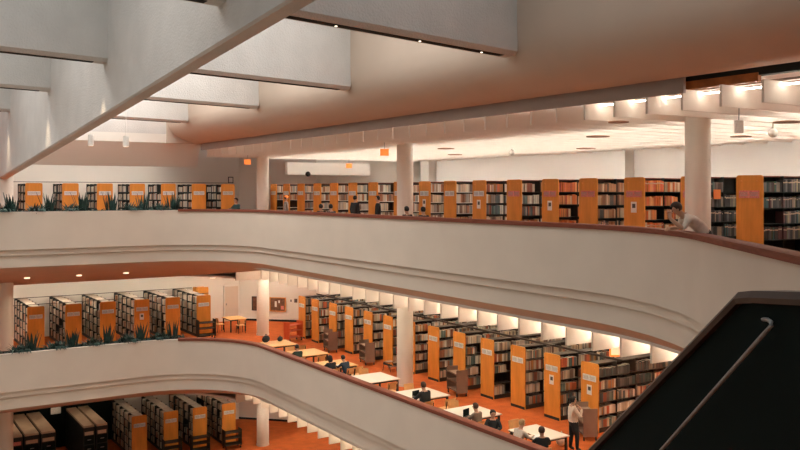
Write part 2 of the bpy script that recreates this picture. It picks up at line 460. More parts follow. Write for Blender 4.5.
# ---------------------------------------------------------------- books
BOOK_PAL = {
    'mixed': [(.30, .10, .06), (.55, .45, .33), (.10, .12, .12), (.62, .55, .45), (.38, .17, .06), (.14, .20, .18), (.45, .36, .26), (.50, .12, .05), (.22, .18, .15), (.66, .60, .52)],
    'cream': [(.62, .54, .43), (.55, .42, .30), (.68, .62, .54), (.40, .18, .10), (.50, .44, .38), (.25, .16, .12), (.60, .48, .34), (.30, .30, .27)],
    'orange': [(.68, .17, .04), (.60, .14, .04), (.72, .28, .10), (.45, .10, .05), (.66, .48, .30), (.55, .20, .06)],
    'tan': [(.40, .20, .10), (.34, .15, .07), (.50, .30, .17), (.24, .12, .07), (.10, .09, .08), (.56, .40, .26)],
    'dark': [(.05, .055, .055), (.08, .08, .075), (.11, .105, .10), (.05, .09, .085), (.16, .15, .14), (.30, .24, .18), (.10, .07, .06)],
}
BOOK_NAME = {'mixed': 'mixed red, cream and dark', 'cream': 'cream and tan', 'orange': 'orange red', 'tan': 'brown and tan', 'dark': 'black and dark green'}
class Books:
    def __init__(s): s.mb = MB(); s.c = []
    def add(s, p, ax, w, dp, h, side, lean, col):
        """p: spine foot; ax: 'x' shelf along X (books open to -Y) or 'y' shelf along Y (books open to -X)"""
        x, y, z = p; t = lean * h
        if ax == 'x': V = [(x, y, z), (x + w, y, z), (x + w, y + dp, z), (x, y + dp, z)]; D = (t, 0)
        else: V = [(x, y, z), (x, y + w, z), (x + dp, y + w, z), (x + dp, y, z)]; D = (0, t)
        vs = V + [(a + D[0], b + D[1], z + h) for a, b, _ in V]
        s.mb.add(vs, [(0, 3, 2, 1), (4, 5, 6, 7), (0, 1, 5, 4), (1, 2, 6, 5), (2, 3, 7, 6), (3, 0, 4, 7)])
        pg = (.62, .56, .46)
        s.c += [col, pg, col, col, col, col]
ALL = Books()
IND = []                                             # the books built one by one: (p, ax, w, dp, h, lean, colour, where)
def fill(ax, x, y, z, length, height, depth, pal, where=None, dens=.86, first=0, step=.045):
    """fill one shelf bay with books from its near end"""
    t = .01; rnd = random.random
    if rnd() > dens + .11: return
    end = length * (1 if rnd() < .8 else .6 + .38 * rnd())
    base = height * (.66 + .2 * rnd()); run = 0; col = None
    while t < end - .03:
        if run <= 0: run = random.randint(1, 3); col = random.choice(BOOK_PAL[pal]); hh = base + height * .12 * (rnd() - .5)
        run -= 1
        w = step * (.7 + .7 * rnd())
        if t + w > length - .015: break
        k = .75 + .65 * rnd(); c = tuple(min(.8, v * k) for v in col) + (1,)
        h = min(height - .04, hh + .012 * rnd()); dp = depth * (.82 + .16 * rnd())
        lean = 0.0
        if rnd() < .03: t += .03
        p = (x + t, y + (depth - dp) * .3 + .01, z) if ax == 'x' else (x + (depth - dp) * .3 + .01, y + t, z)
        if where: IND.append((p, ax, w * .94, dp, h, c, where))
        else: ALL.add(p, ax, w * .94, dp, h, 0, lean, c)
        t += w
# ---------------------------------------------------------------- bookcases
PANEL_W, CASE_H, PITCH, BASE = .80, 2.30, .425, .13
def panel_mesh(r=.07):
    mb = MB(); w, h = PANEL_W / 2, CASE_H
    pts = [(-w, .0), (w, .0)] + [(w - r + r * math.cos(a), h - r + r * math.sin(a)) for a in [PI / 8 * k for k in range(5)]] + [(-w + r - r * math.sin(a), h - r + r * math.cos(a)) for a in [PI / 8 * k for k in range(5)]]
    mb.prism(pts, lambda p, k: ((0, .045)[k], p[0], p[1] + .0)); return mb.mesh('end_panel', M['oak'])
PANEL = panel_mesh()
KICK = MB().box(-.008, -PANEL_W / 2 + .01, 0, .0, PANEL_W / 2 - .01, .10).mesh('kick_plate', M['metal'])
def plate(mat_, n=2):
    mb = MB()
    for k in range(n):
        w = .62 / n; y0 = -.31 + k * w + .006
        mb.box(-.016, y0, 1.69, 0, y0 + w - .012, 1.89)
    for k in range(n):
        w = .62 / n; y0 = -.31 + k * w + .04
        for z in (1.745, 1.785, 1.82): mb.box(-.0175, y0, z, -.016, y0 + w - .06 - .05 * random.random(), z + .014, 1)
    return mb.mesh('sign_plate', [mat_, M['plate_print']])
PLATES = {'grey': plate(M['sign_grey']), 'pink': plate(M['sign_pink']), 'white': plate(M['sign_white'], 1)}
POSTER = MB().box(-.006, -.10, 1.22, 0, .12, 1.55).box(-.0075, -.06, 1.36, -.006, .07, 1.49, 1).mesh('poster', [M['paper'], M['print_']])
KNOB = MB().ball((-.012, -.24, 2.14), .022, 8, 5).ball((-.012, .24, 2.14), .022, 8, 5).mesh('fixing_knob', M['oak'])
cache = {}
def case_parts(L, bay, metal, top, sh):
    key = (L, bay, metal, top, sh)
    if key in cache: return cache[key]
    n = max(1, round(L / bay)); hw = .36; r = {}
    r['base'] = MB().box(.045, -hw, 0, L, hw, BASE).mesh('base', M[metal])
    r['partition'] = MB().box(.045, -.012, BASE, L, .012, CASE_H - .05).mesh('partition', M[metal])
    r['upright'] = [(MB().box(.0, -hw + .05, BASE, .03, -.012, CASE_H - .02).box(.0, .012, BASE, .03, hw, CASE_H - .02).mesh('upright', M[metal]), .05 + (L - .08) * k / n) for k in range(n + 1)]
    r['shelf'] = [(MB().box(.05, -hw, 0, L, -.012, .022).box(.05, .012, 0, L, hw, .022).mesh('shelf', M[sh]), BASE + PITCH * k) for k in range(5)]
    r['top'] = MB().box(.045, -hw * .62, CASE_H - .05, L, hw * .62, CASE_H - .02).mesh('canopy_top', M[top])
    cache[key] = r; return r
def link(name, me, parent, loc=(0, 0, 0)):
    o = bpy.data.objects.new(name, me); COL.objects.link(o); o.parent = parent; o.location = loc; return o
def bookcase(loc, rz, L, plate_, label, group, metal='metal', top='metal', poster=False, bay=.93, panel=True, sh=None):
    root = empty('bookcase', loc, rz, label, 'bookcase', group)
    r = case_parts(L, bay, metal, top, sh or metal)
    for nme in ('base', 'partition', 'top'): link({'top': 'canopy_top'}.get(nme, nme), r[nme], root)
    for me, x in r['upright']: link('upright', me, root, (x, 0, 0))
    for me, z in r['shelf']: link('shelf', me, root, (0, 0, z))
    if panel:
        p = link('end_panel', PANEL, root); link('kick_plate', KICK, p)
        if plate_: tag(link('sign_plate', PLATES[plate_], p), '%s shelf sign' % plate_)
        link('fixing_knob', KNOB, p)
        if poster: tag(link('poster', POSTER, p), 'white notice with a dark picture')
    return root
def books_for(ax, X, Y, fz, L, vis, pal, bay=.93, where=None, rows=range(5), far=False, back=True):
    """books on the side facing the atrium; vis = metres of the shelf that can be seen"""
    n = max(1, round(L / bay)); b = (L - .08) / n
    for k in range(n):
        if k * b > vis: break
        for row in rows:
            z = fz + BASE + PITCH * row + .022
            wh = (where, row) if where and (k * b < 3.0) else None
            pl = pal(k, row) if callable(pal) else pal
            if ax == 'x': fill('x', X + .08 + k * b, Y - .35, z, b - .03, PITCH - .03, .26, pl, wh)
            else: fill('y', X - .35, Y + .08 + k * b, z, b - .03, PITCH - .03, .26, pl, wh)
            if back and row == 4:                     # the tops of the books on the far side show over the case
                if ax == 'x': fill('x', X + .08 + k * b, Y + .06, z, b - .03, PITCH - .03, .26, pl)
                else: fill('y', X + .06, Y + .08 + k * b, z, b - .03, PITCH - .03, .26, pl)

# middle level, right wing: 13 cases
MIDY = [20.98, 22.83, 24.68, 26.52, 28.36, 30.2, 32.05, 33.9, 35.72, 37.6, 39.3, 41.3, 42.9]
RX = 21.0
for k, y in enumerate(MIDY):
    lab = 'orange ended bookcase on the middle level, %s from the dark stair panel' % ORD[k]
    bookcase((RX, y, F_MID), 0, 9.2, 'grey', lab, 'middle level right wing bookcases', 'shelfmetal', 'shelfmetal', poster=k in (0, 1))
    pal = (lambda q, r: random.choice(['mixed', 'mixed', 'dark'])) if k < 1 else (lambda q, r: random.choice(['mixed', 'cream', 'mixed']))
    books_for('x', RX, y, F_MID, 9.2, 9 if k == 0 else 3.2, pal, where=('middle level bookcase nearest the stair panel' if k == 0 else None))
# upper level, right wing
UPY = [14.3, 16.15, 18.3, 20.25, 22.05, 23.95, 26.0, 27.9, 29.7, 31.7, 33.9, 35.8, 37.7, 39.5, 41.4, 43.2, 44.9]
UX = 20.2
for k, y in enumerate(UPY):
    pl = 'pink' if k < 6 else 'grey'
    lab = 'orange ended bookcase behind the upper rail, %s from the right end' % ORD[k]
    bookcase((UX, y, F_UP), 0, 9.3 if k > 0 else 6.0, pl, lab, 'upper level right wing bookcases', 'metal' if k < 4 else 'shelfmetal', 'rail', poster=k in (2, 4, 6, 8), sh='column' if k > 6 else None)
    pal = {0: 'dark', 1: 'dark', 2: 'orange', 3: 'tan', 4: 'orange', 5: 'mixed', 6: 'mixed'}.get(k, 'cream')
    wh = {0: 'upper bookcase at far right', 1: 'upper bookcase right of right column', 2: 'upper bookcase behind the leaning person', 3: 'upper bookcase left of leaning person'}.get(k)
    books_for('x', UX, y, F_UP, 9.3, 3.4, pal, where=wh, rows=range(1, 5) if wh else range(5))
bookcase((UX, 12.4, F_UP), 0, 6.0, None, 'dark bookcase at the right edge, nearest of the upper row', None, 'metal', 'metal')
# left side: cases run along +Y, ends face the atrium
def left_rows(fz, xs, plate_, lv, mids=(), L=3.5):
    for k, x in enumerate(xs):
        lab = 'orange ended bookcase in the %s left row, %s from the left' % (lv, ORD[k])
        bookcase((x, 46.2, fz), PI / 2, L, plate_ if not (lv == 'upper' and k < 2) else 'white', lab, lv + ' level left bookcases', 'metal', 'shelftop', poster=k in mids, bay=.88)
        books_for('y', x, 46.2, fz, L, L, 'cream', bay=.88)
left_rows(F_UP, [at_y(p, 46.2) for p in (34, 70.5, 105, 137.5, 168.5, 199, 228)], 'grey', 'upper', L=2.6)
left_rows(F_MID, [at_y(p, 46.2) for p in (36, 73.5, 108, 142, 173, 203.8)], 'grey', 'middle', (3,), L=4.4)
left_rows(F_LOW, [at_y(p, 46.2) for p in (139.5, 171, 200, 229)], 'grey', 'lowest', L=4.4)
bookcase((at_y(201.5, 50.3), 50.2, F_MID), PI / 2, .6, None, 'tall orange backed display case standing against the rear wall behind the last middle level bookcase', None, 'oak', 'oak', bay=.6)
# tie bars over the tops of the cases
def tie(a, b, label, r=.018, m='shelfmetal', sq=False):
    mb = MB(); a = Vector(a); b = Vector(b)
    if sq: mb.box(0, 0, 0, .07, (b - a).length, .07)
    else: mb.tube([(0, 0, 0), tuple(b - a)], r, 6)
    tag(mb.build('tie_bar', M[m], loc=a), label, 'tie bar')
tie((6.4, 46.5, F_UP + 2.36), (18.2, 46.5, F_UP + 2.36), 'thin dark tie bar across the tops of the upper left bookcases')
tie((6.4, 46.6, F_MID + 2.36), (17, 46.6, F_MID + 2.36), 'thin dark tie bar over the near ends of the middle left bookcases')
tie((6.4, 49.4, F_MID + 2.40), (17, 49.4, F_MID + 2.40), 'thin dark tie bar over the far ends of the middle left bookcases')
for k, x in enumerate((22.1, 24.4, 27.2)):
    tie((x, 20.6, F_MID + 2.28), (x, 43.3, F_MID + 2.28), 'dark tie beam over the middle right bookcases, %s from their orange ends' % ORD[k], sq=True)

# ---------------------------------------------------------------- the 300 nearest books, one object each
book_meshes = {}
def book_mesh(ci, c):
    if ci in book_meshes: return book_meshes[ci]
    m = mat('book cloth %d' % len(book_meshes), c[:3], .6, .08, 9)
    mb = MB().box(0, 0, 0, .12, 1, 1).box(.88, 0, 0, 1, 1, 1).box(.12, 0, 0, .88, .08, 1)      # boards and spine
    mb.box(.12, .08, .02, .88, .96, .97, 1).box(-.01, -.01, .72, 1.01, .02, .82, 2)           # page block, spine label
    book_meshes[ci] = mb.mesh('book', [m, M['paper'], M['beige_top']]); return book_meshes[ci]
def px_size(b):
    p = b[0]; d = p[0] * SY + p[1] * CY; r = p[0] * CY - p[1] * SY
    px = 400 + r / d * 860; py = 192 - (p[2] + b[4]) / d * 860
    ok = -5 < px < 803 and py < 452
    if b[6][0].startswith('middle') and (450 - py) < (px - 590) * 1.04 + 4: ok = False
    if b[6][0].startswith('upper') and py > 225 + max(0, (px - 660)) * .2: ok = False
    return (860 / d * b[4]) if ok else 0
IND.sort(key=px_size, reverse=True)
names5 = ['bottom', 'second lowest', 'middle', 'second highest', 'top']
def colour_word(c):
    r, g, b = c[:3]
    if max(c[:3]) < .13: return 'black'
    if max(c[:3]) < .22: return 'dark'
    if r > .5 and g > .38: return 'cream'
    if r > .42 and g < .32: return 'orange red'
    return 'brown'
cnt = 0
for b in IND:
    p, ax, w_, dp, h, c, (wh, row) = b
    if cnt < 300 and px_size(b) > 0:
        q = tuple(max(.02, round(v * 14) / 14) for v in c[:3])
        o = bpy.data.objects.new('book', book_mesh(q, q)); COL.objects.link(o)
        o.location = p; o.scale = (w_, dp, h)
        cw = colour_word(c)
        tag(o, '%s book on the %s shelf, %s' % (cw, names5[row], wh), 'book', 'books, %s shelf, %s, %s' % (names5[row], wh, cw)); cnt += 1
    else: ALL.add(p, ax, w_, dp, h, 0, 0, c)
me = ALL.mb.mesh('books', M['books'], fix=False)
ca = me.attributes.new('book_colour', 'FLOAT_COLOR', 'FACE')
ca.data.foreach_set('color', [v for c in ALL.c for v in (c if len(c) == 4 else (*c, 1))])
ob = bpy.data.objects.new('books', me); COL.objects.link(ob)
tag(ob, 'rows of cloth bound books filling the shelves of all the bookcases', 'books', None, 'stuff')
# a few face-out items on the end case
o = MB().box(0, 0, 0, .30, .02, .27).build('orange_card', M['card'], loc=(20.66, UPY[1] - .385, -.20))
tag(o, 'bright orange card fixed on the upper shelves just right of the right column', 'card')

# ---------------------------------------------------------------- black cabinets, lowest level
def cabinets(xs, w, group_label, n0):
    for k, x in enumerate(xs):
        root = empty('file_cabinet', (x, 46.2, F_LOW), 0, 'tall black cabinet with beige top on the lowest level, %s from the left' % ORD[n0 + k], 'cabinet', 'black cabinets on the lowest level')
        MB().box(0, 0, 0, w - .06, 4.4, 2.05).build('body', M['metal'], root, bevel=.01)
        tp = MB().box(.02, .02, 2.05, w - .09, 4.4, 2.15).build('top', M['beige_top'], root)
        MB().box(.06, -.012, 1.66, w - .14, 0, 1.84).build('sign_plate', M['sign_pink' if k == 0 and n0 == 0 else 'beige_top'], root)
        dm = MB()
        for z in (.25, .72, 1.19): dm.box(.04, -.01, z, w - .10, 0, z + .42)
        d_ = dm.build('drawer_front', M['black'], root)
        hm = MB()
        for z in (.46, .93, 1.40): hm.box(w / 2 - .12, -.03, z, w / 2 + .06, -.01, z + .03)
        hm.build('handle', M['steel'], d_)
cabinets((6.55, 7.33, 8.11), .76, '', 0)
cabinets((10.15, 10.80), .64, '', 3)
o = MB().box(0, 0, 0, 7.2, .25, 2.6).box(.04, -.02, .1, 3.5, 0, 2.5).box(3.7, -.02, .1, 7.16, 0, 2.5).build('tall_cabinet', M['black'], loc=(6.2, 50.7, F_LOW)); tag(o, 'tall black cupboard wall behind the beige topped black cabinets', 'cabinet')
tag(MB().box(0, 0, 0, .5, .05, .34).box(.03, -.012, .03, .47, 0, .31, 1).build('wall_sign', [M['paper'], M['sign_white']], loc=(at_y(51, 49.0), 49.0, F_LOW + 2.3)), 'small white sign box above the gap between the black cabinets', 'sign')

# ---------------------------------------------------------------- tables, chairs, carts
def table(x0, x1, yc, ly, fz, top, label):
    root = empty('reading_table', ((x0 + x1) / 2, yc, fz), 0, label, 'table', 'reading tables beside the middle level rail')
    w, l = (x1 - x0) / 2, ly / 2
    MB().box(-w, -l, .71, w, l, .745).build('tabletop', M[top], root, bevel=.008)
    MB().box(-w + .1, -l + .1, .64, w - .1, l - .1, .71).build('apron', M['metal'], root)
    for sx in (-1, 1):
        for sy in (-1, 1): MB().box(sx * (w - .08) - .03, sy * (l - .08) - .03, 0, sx * (w - .08) + .03, sy * (l - .08) + .03, .71).build('leg', M['metal'], root)
    return root
TB = {'T8': (17.05, 18.2, 19.75), 'T7': (16.75, 18.1, 22.8), 'T6': (16.75, 18.2, 25.85), 'T5': (16.75, 18.15, 29.1), 'T4': (16.8, 18.1, 32.3), 'T3': (16.85, 18.3, 35.3), 'T2': (16.8, 18.15, 38.2)}
TOPS = {'T2': 'oak_light', 'T3': 'oak_light', 'T4': 'oak_light'}
TL = {'T8': 'cream topped table beside the standing person in the cream sweater', 'T7': 'cream topped table with a person in a brown grey shirt at its laptop',
      'T6': 'cream topped table where a broad person in black sits before a laptop', 'T5': 'empty cream topped table just left of the middle level column',
      'T4': 'pale orange table with white papers between two dark haired readers', 'T3': 'empty pale orange table, second from the far end of the row', 'T2': 'pale orange table with black bags on it at the far end of the row'}
for k, (x0, x1, yc) in TB.items(): table(x0, x1, yc, 1.5, F_MID, TOPS.get(k, 'laminate'), TL[k])
t1 = table(18.3, 19.35, 47.3, 1.3, F_MID, 'oak_light', 'pale orange table standing left of the far column near the door'); del t1['group']
def chair_proto():
    root = empty('wooden_chair', (0, 0, 0))
    s = MB().prism([(-.21, -.2), (.21, -.2), (.23, .0), (.22, .21), (-.22, .21), (-.23, 0)], lambda p, k: (p[0], p[1], (.43, .46)[k]))
    s.build('seat', M['oak_light'], root, bevel=.006)
    b = MB(); vs = []
    for zz, yb in ((.56, -.20), (.68, -.22), (.82, -.25)):
        for k in range(7):
            a = (k - 3) / 3; vs.append((a * .22, yb + .05 * a * a, zz))
    nv = len(vs); vs += [(x, y - .016, z) for x, y, z in vs]
    fs = []
    for r in range(2):
        for k in range(6):
            i = r * 7 + k; fs += [(i, i + 1, i + 8, i + 7), (i + nv, i + 7 + nv, i + 8 + nv, i + 1 + nv)]
    for r in range(2): fs += [(r * 7, r * 7 + 7, r * 7 + 7 + nv, r * 7 + nv), (r * 7 + 6, r * 7 + 6 + nv, r * 7 + 13 + nv, r * 7 + 13)]
    for k in range(6): fs += [(k, k + nv, k + 1 + nv, k + 1), (14 + k, 15 + k, 15 + k + nv, 14 + k + nv)]
    b.add(vs, fs).build('backrest', M['oak_light'], root)
    for sx in (-1, 1):
        MB().tube([(sx * .2, .18, 0), (sx * .18, .17, .44)], .016, 6).build('leg', M['metal'], root)
        MB().tube([(sx * .21, -.24, 0), (sx * .18, -.18, .44), (sx * .17, -.235, .74)], .016, 6).build('leg', M['metal'], root)
    return root
CH = chair_proto(); used = [False]
def chair(x, y, rz, label, fz=F_MID):
    o = CH if not used[0] else copy_tree(CH); used[0] = True
    o.location = (x, y, fz); o.rotation_euler = (0, 0, rz)
    return tag(o, label, 'chair', 'wooden chairs at the reading tables')
chair(17.7, 30.25, PI, 'orange wooden chair at the far end of the empty cream table')
chair(17.35, 27.85, 0, 'orange wooden chair at the near end of the empty cream table')
chair(17.75, 26.95, PI, 'empty orange wooden chair at the far end of the table with the broad person')
chair(17.7, 24.6, 0, 'empty orange wooden chair beside the broad person in black at the table end')
chair(17.6, 23.9, PI, 'empty orange wooden chair across the laptop table from the person in the brown grey shirt')
chair(17.75, 20.85, PI, 'empty orange wooden chair beside the dark clothed person with a ponytail')
chair(17.75, 31.15, 0, 'orange wooden chair at the near right corner of the table with white papers')
chair(17.6, 34.15, 0, 'orange wooden chair at the near end of the empty pale orange table')
chair(18.0, 36.95, 0, 'orange wooden chair at the near end of the table with black bags')
chair(17.3, 36.4, PI, 'orange wooden chair between the two farthest pale orange tables, back to the bags')
chair(17.95, 47.3, -PI / 2, 'orange wooden chair left of the lone table near the door')
chair(18.8, 46.3, 0, 'orange wooden chair on the near side of the lone table near the door')
def cart(x, y, rz, m, label, group=None, fz=F_MID, books_=True, L=.95, h=1.05):
    root = empty('book_cart', (x, y, fz), rz, label, 'book cart', group)
    w = .24; l = L / 2
    for s in (-1, 1):
        MB().box(s * l - .012, -w, .14, s * l + .012, w, h).build('end_panel', M[m], root, bevel=.004)
    for z in (.2, .55, .86):
        MB().box(-l, -w, z, l, w, z + .02).box(-l, w - .01, z, l, w, z + .05).build('shelf', M[m], root)
    for sx in (-1, 1):
        for sy in (-1, 1):
            mb = MB(); mb.tube([(sx * (l - .05), sy * (w - .04) - .015, .05), (sx * (l - .05), sy * (w - .04) + .015, .05)], .05, 10)
            mb.box(sx * (l - .05) - .012, sy * (w - .04) - .02, .05, sx * (l - .05) + .012, sy * (w - .04) + .02, .2)
            mb.build('caster', M['metal'], root)
    return root
cart(20.35, 20.5, 1.1, 'cart', 'grey brown book cart standing just behind the person in the cream sweater')
cart(20.35, 27.6, 1.35, 'cart', 'grey brown book cart to the right of the middle level column, parked by the shelves')
cart(20.45, 38.5, 1.35, 'cart', 'grey book cart parked farthest but one along the right bookcases')
cart(20.45, 34.85, 1.35, 'cart', 'grey book cart parked at the right bookcases left of the middle column')
cart(20.2, 42.3, .3, 'redcart', 'orange red book cart near the far end of the right bookcases')
cart(at_y(206, 45.55), 45.55, 0, 'metal', 'black book cart in front of the last bookcase of the middle left row')
for k, px in enumerate((172, 200, 232)):
    cart(at_y(px, 45.4), 45.4, 0, 'metal', 'black book cart before the lowest level bookcases, %s from the left' % ORD[k], 'black book carts on the lowest level', F_LOW)
st = empty('step_stool', (20.45, 32.9, F_MID), .2, 'small dark wire step stool between the carts and the middle column', 'stool')
MB().box(-.2, -.16, .40, .2, .16, .43).box(-.2, -.3, .2, .2, -.1, .23).build('step', M['cart'], st)
for sx in (-1, 1): MB().tube([(sx * .19, -.3, 0), (sx * .19, -.28, .2), (sx * .19, .1, .42), (sx * .19, .2, 0)], .014, 6).build('frame', M['metal'], st)

# ---------------------------------------------------------------- wall fittings
def on_angled(px, dz=0):                              # foot on the angled wall at an image column
    a, b = Vector((20.6, 51.0)), Vector((24.2, 47.4)); rho = (px - 400) / 860
    lo, hi = 0.0, 1.0
    for _ in range(40):
        m_ = (lo + hi) / 2; p = a.lerp(b, m_); q = (p.x * CY - p.y * SY) / (p.x * SY + p.y * CY)
        if q < rho: lo = m_
        else: hi = m_
    return a.lerp(b, lo)
def z_at(p, py): return (192 - py) / 860 * (p[0] * SY + p[1] * CY)
x0, x1 = at_y(225, 50.95), at_y(238, 50.95)
d = empty('door_1', (x0, 50.98, F_MID)); struct(d)
MB().box(0, -.05, 0, x1 - x0, 0, 2.15).build('door_leaf', M['door'], d)
MB().box(-.08, -.06, 0, 0, .0, 2.23).box(x1 - x0, -.06, 0, x1 - x0 + .08, 0, 2.23).box(-.08, -.06, 2.15, x1 - x0 + .08, 0, 2.23).build('door_frame', M['wall'], d)
MB().box(.06, -.09, 1.0, .10, -.05, 1.12).build('door_handle', M['steel'], d)
def board(pxa, pxb, pya, pyb, label, name, mats, pins=False):
    a, b = on_angled(pxa), on_angled(pxb); z1 = z_at((a + b) / 2, pya); z0 = z_at((a + b) / 2, pyb); Lb = (b - a).length
    root = empty(name, (a.x - .05, a.y - .05, z0), -PI / 4, label, 'notice board')
    MB().box(0, -.03, 0, Lb, 0, z1 - z0).build('panel', mats[0], root)
    t = .05
    MB().box(-t, -.045, -t, 0, 0, z1 - z0 + t).box(Lb, -.045, -t, Lb + t, 0, z1 - z0 + t).box(0, -.045, -t, Lb, 0, 0).box(0, -.045, z1 - z0, Lb, 0, z1 - z0 + t).build('frame', mats[1], root)
    if pins:
        for u, v, w_, h_ in ((.3, .3, .14, .45), (.72, .1, .2, .3), (.55, .62, .1, .2)):
            MB().box(Lb * u, -.04, (z1 - z0) * v, Lb * (u + w_), -.03, (z1 - z0) * (v + h_)).build('pinned_sheet', M['sign_pink'] if u > .7 else M['paper'], root)
board(253.2, 257.4, 297, 309.5, 'small dark notice board left of the far column on the rear wall', 'notice_board', (M['cork'], M['metal']))
board(271, 285.5, 298, 310.5, 'wide brown notice board with pinned sheets right of the far column', 'notice_board', (M['cork'], M['oak']), True)
for k, (pa, pb, m, nm) in enumerate(((290.2, 292.4, 'paper', 'small white sign on the rear wall'), (294.5, 297.5, 'cork', 'small brown sign on the rear wall'))):
    a, b = on_angled(pa), on_angled(pb); z0 = z_at(a, 302.5)
    o = MB().box(0, -.02, 0, (b - a).length, 0, .24).box(.03, -.025, .05, (b - a).length - .03, -.02, .19, 1).build('wall_sign', [M[m], M['print_']], loc=(a.x - .02, a.y - .02, z0)); o.rotation_euler = (0, 0, -PI / 4)
    tag(o, nm + ' right of the wide notice board', 'sign')
X = at_y(231, 50.9)
o = MB().box(-.17, -.03, 0, .17, 0, .4).box(-.12, -.035, .05, .12, -.03, .35, 1).build('wall_sign', [M['metal'], M['paper']], loc=(X, 50.97, .55)); tag(o, 'small dark framed white notice above the last upper left bookcase', 'sign')
def hanging(x, y, z0, z1, w_, h_, m, label, rz=-.5):
    root = empty('hanging_sign', (x, y, z0), rz, label, 'sign')
    MB().box(-w_ / 2, -.04, -h_, w_ / 2, .04, 0).build('box', M[m], root, bevel=.006)
    MB().box(-w_ / 2 + .03, -.043, -h_ * .82, w_ / 2 - .03, -.04, -h_ * .2).build('face', M['tube_white' if w_ > .35 else ('exit' if m == 'exit' else 'paper')], root)
    MB().tube([(0, 0, 0), (0, 0, z1 - z0)], .012, 6).build('hanger_rod', M['steel'], root)
def pix(px, py, z): return P(px, py, z)
for px, py, z, lab, m in ((247.5, 159.5, 1.75, 'lit orange sign under the upper ceiling left of the far column', 'exit'), (384.5, 149, 1.72, 'lit orange sign under the upper ceiling left of the second column', 'exit'),
                          (349, 163.5, 1.72, 'small lit orange sign farthest back under the upper ceiling', 'exit')):
    p = pix(px, py, z); hanging(p.x, p.y, z, 2.7, .34, .27, m, lab)
p = pix(615.5, 345.5, -4.75); hanging(p.x, p.y, -4.75, F_MID + 4.3, .36, .34, 'exit', 'lit orange sign hanging over the middle level bookcase by the stair panel')
p = pix(739, 120.5, 1.72); hanging(p.x, p.y, 1.72, 2.7, .2, .3, 'sign_white', 'small white sign hanging below the upper baffles right of the right column')
for k, (px, py, dia) in enumerate(((618.5, 122.7, .56), (598, 137, .8), (787.6, 122.7, .75), (741, 137, .7), (446, 149, .75), (586, 149, .85), (455, 155, .75))):
    p = pix(px, py, 1.90)
    o = MB().tube([(0, 0, 0), (0, 0, .03), (0, 0, .05)], [dia / 2, dia / 2, dia * .3], 20).build('ceiling_disc', M['disc'], loc=p, smooth=True)
    tag(o, 'round brown ceiling disc among the upper baffles', 'ceiling disc', 'round brown ceiling discs')
for px, py, z, m, lab in ((773, 133, 1.78, 'column', 'pale dome camera under the upper baffles at the right'), (308, 174, .95, 'metal', 'dark dome camera under the low ceiling strip right of the far column'), (512, 153, 1.78, 'column', 'pale dome camera under the upper baffles at the centre')):
    p = pix(px, py, z)
    root = empty('dome_camera', p, 0, lab, 'camera')
    MB().ball((0, 0, 0), .14, 14, 8).build('dome', M[m], root, smooth=True); MB().tube([(0, 0, .02), (0, 0, (2.78 if m == 'column' else 1.02) - p.z)], .05, 8).build('mount', M[m], root)
# low ceiling strip over the far end of the upper right wing
struct(MB().box(21.6, 46.0, 1.02, 27.2, 46.4, 1.75).build('trim_strip', M['wall']))
for k, px in enumerate((90.8, 126)):
    y = 38.0; x = at_y(px, y); z = 1.98
    root = empty('pendant_lamp', (x, y, z), 0, 'white cylinder pendant over the upper left gallery, %s' % ('beside the diagonal beam' if k == 0 else 'the one farther from the diagonal beam'), 'lamp')
    MB().tube([(0, 0, 0), (0, 0, .46)], .12, 20).build('lamp_shade', M['paper'], root, smooth=True)
    MB().tube([(0, 0, -.01), (0, 0, .0)], .10, 16).build('lens', M['lamp_soft'], root)
    MB().tube([(0, 0, .46), (0, 0, ZT - z - .01)], .012, 6).build('cord', M['paper'], root)
# linear slot vent in the near cove
# ---------------------------------------------------------------- planters
def leaf_blade(mb, base, az, tilt, L, w_, curl, mi=0):
    pts = []; n = 5; d = Vector((math.cos(az), math.sin(az), 0)); s = Vector((-d.y, d.x, 0)); p = Vector(base); a = tilt
    rows = []
    for k in range(n + 1):
        t = k / n; ww = w_ * (1 - t ** 2.2) * (.6 + .4 * min(1, t * 4)) + .002
        rows.append((p.copy(), ww)); a += curl / n
        p = p + (d * math.sin(a) + Vector((0, 0, 1)) * math.cos(a)) * (L / n)
    vs = []
    for p, ww in rows: vs += [p - s * ww, p + d * ww * .35, p + s * ww, p - d * .012]
    fs = []
    for k in range(n):
        for q in range(4): fs.append((k * 4 + q, k * 4 + (q + 1) % 4, k * 4 + 4 + (q + 1) % 4, k * 4 + 4 + q))
    fs += [(0, 3, 2, 1), (n * 4, n * 4 + 1, n * 4 + 2, n * 4 + 3)]
    mb.add(vs, fs, mi)
def snake(x, y, z, h, label, group):
    mb = MB()
    for k in range(17):
        a = random.random() * 2 * PI; r = .17 * random.random() ** .5
        leaf_blade(mb, (r * math.cos(a) * 1.5, r * math.sin(a), 0), a, .05 + .25 * random.random(), h * (.6 + .45 * random.random()), .055, .12)
    tag(mb.build('snake_plant', M['leaf'], loc=(x, y, z), fix=False), label, 'plant', group)
def bush(x, y, z, r, label, group):
    mb = MB()
    for k in range(120):
        a = random.random() * 2 * PI
        leaf_blade(mb, (random.uniform(-.6, .6) * r, random.uniform(-.25, .2) * r, 0), a, .3 + .8 * random.random(), r * (.5 + .6 * random.random()), .046, 1.3 * random.random(), random.randint(0, 1))
    for k in range(12):                                # trails over the parapet edge
        leaf_blade(mb, (random.uniform(-.6, .6) * r, -.20, .10), -PI / 2 + random.uniform(-.4, .4), .8, .42 + .2 * random.random(), .034, 1.6, random.randint(0, 1))
    tag(mb.build('trailing_plant', [M['leaf'], M['leaf2']], loc=(x, y, z), fix=False), label, 'plant', group)
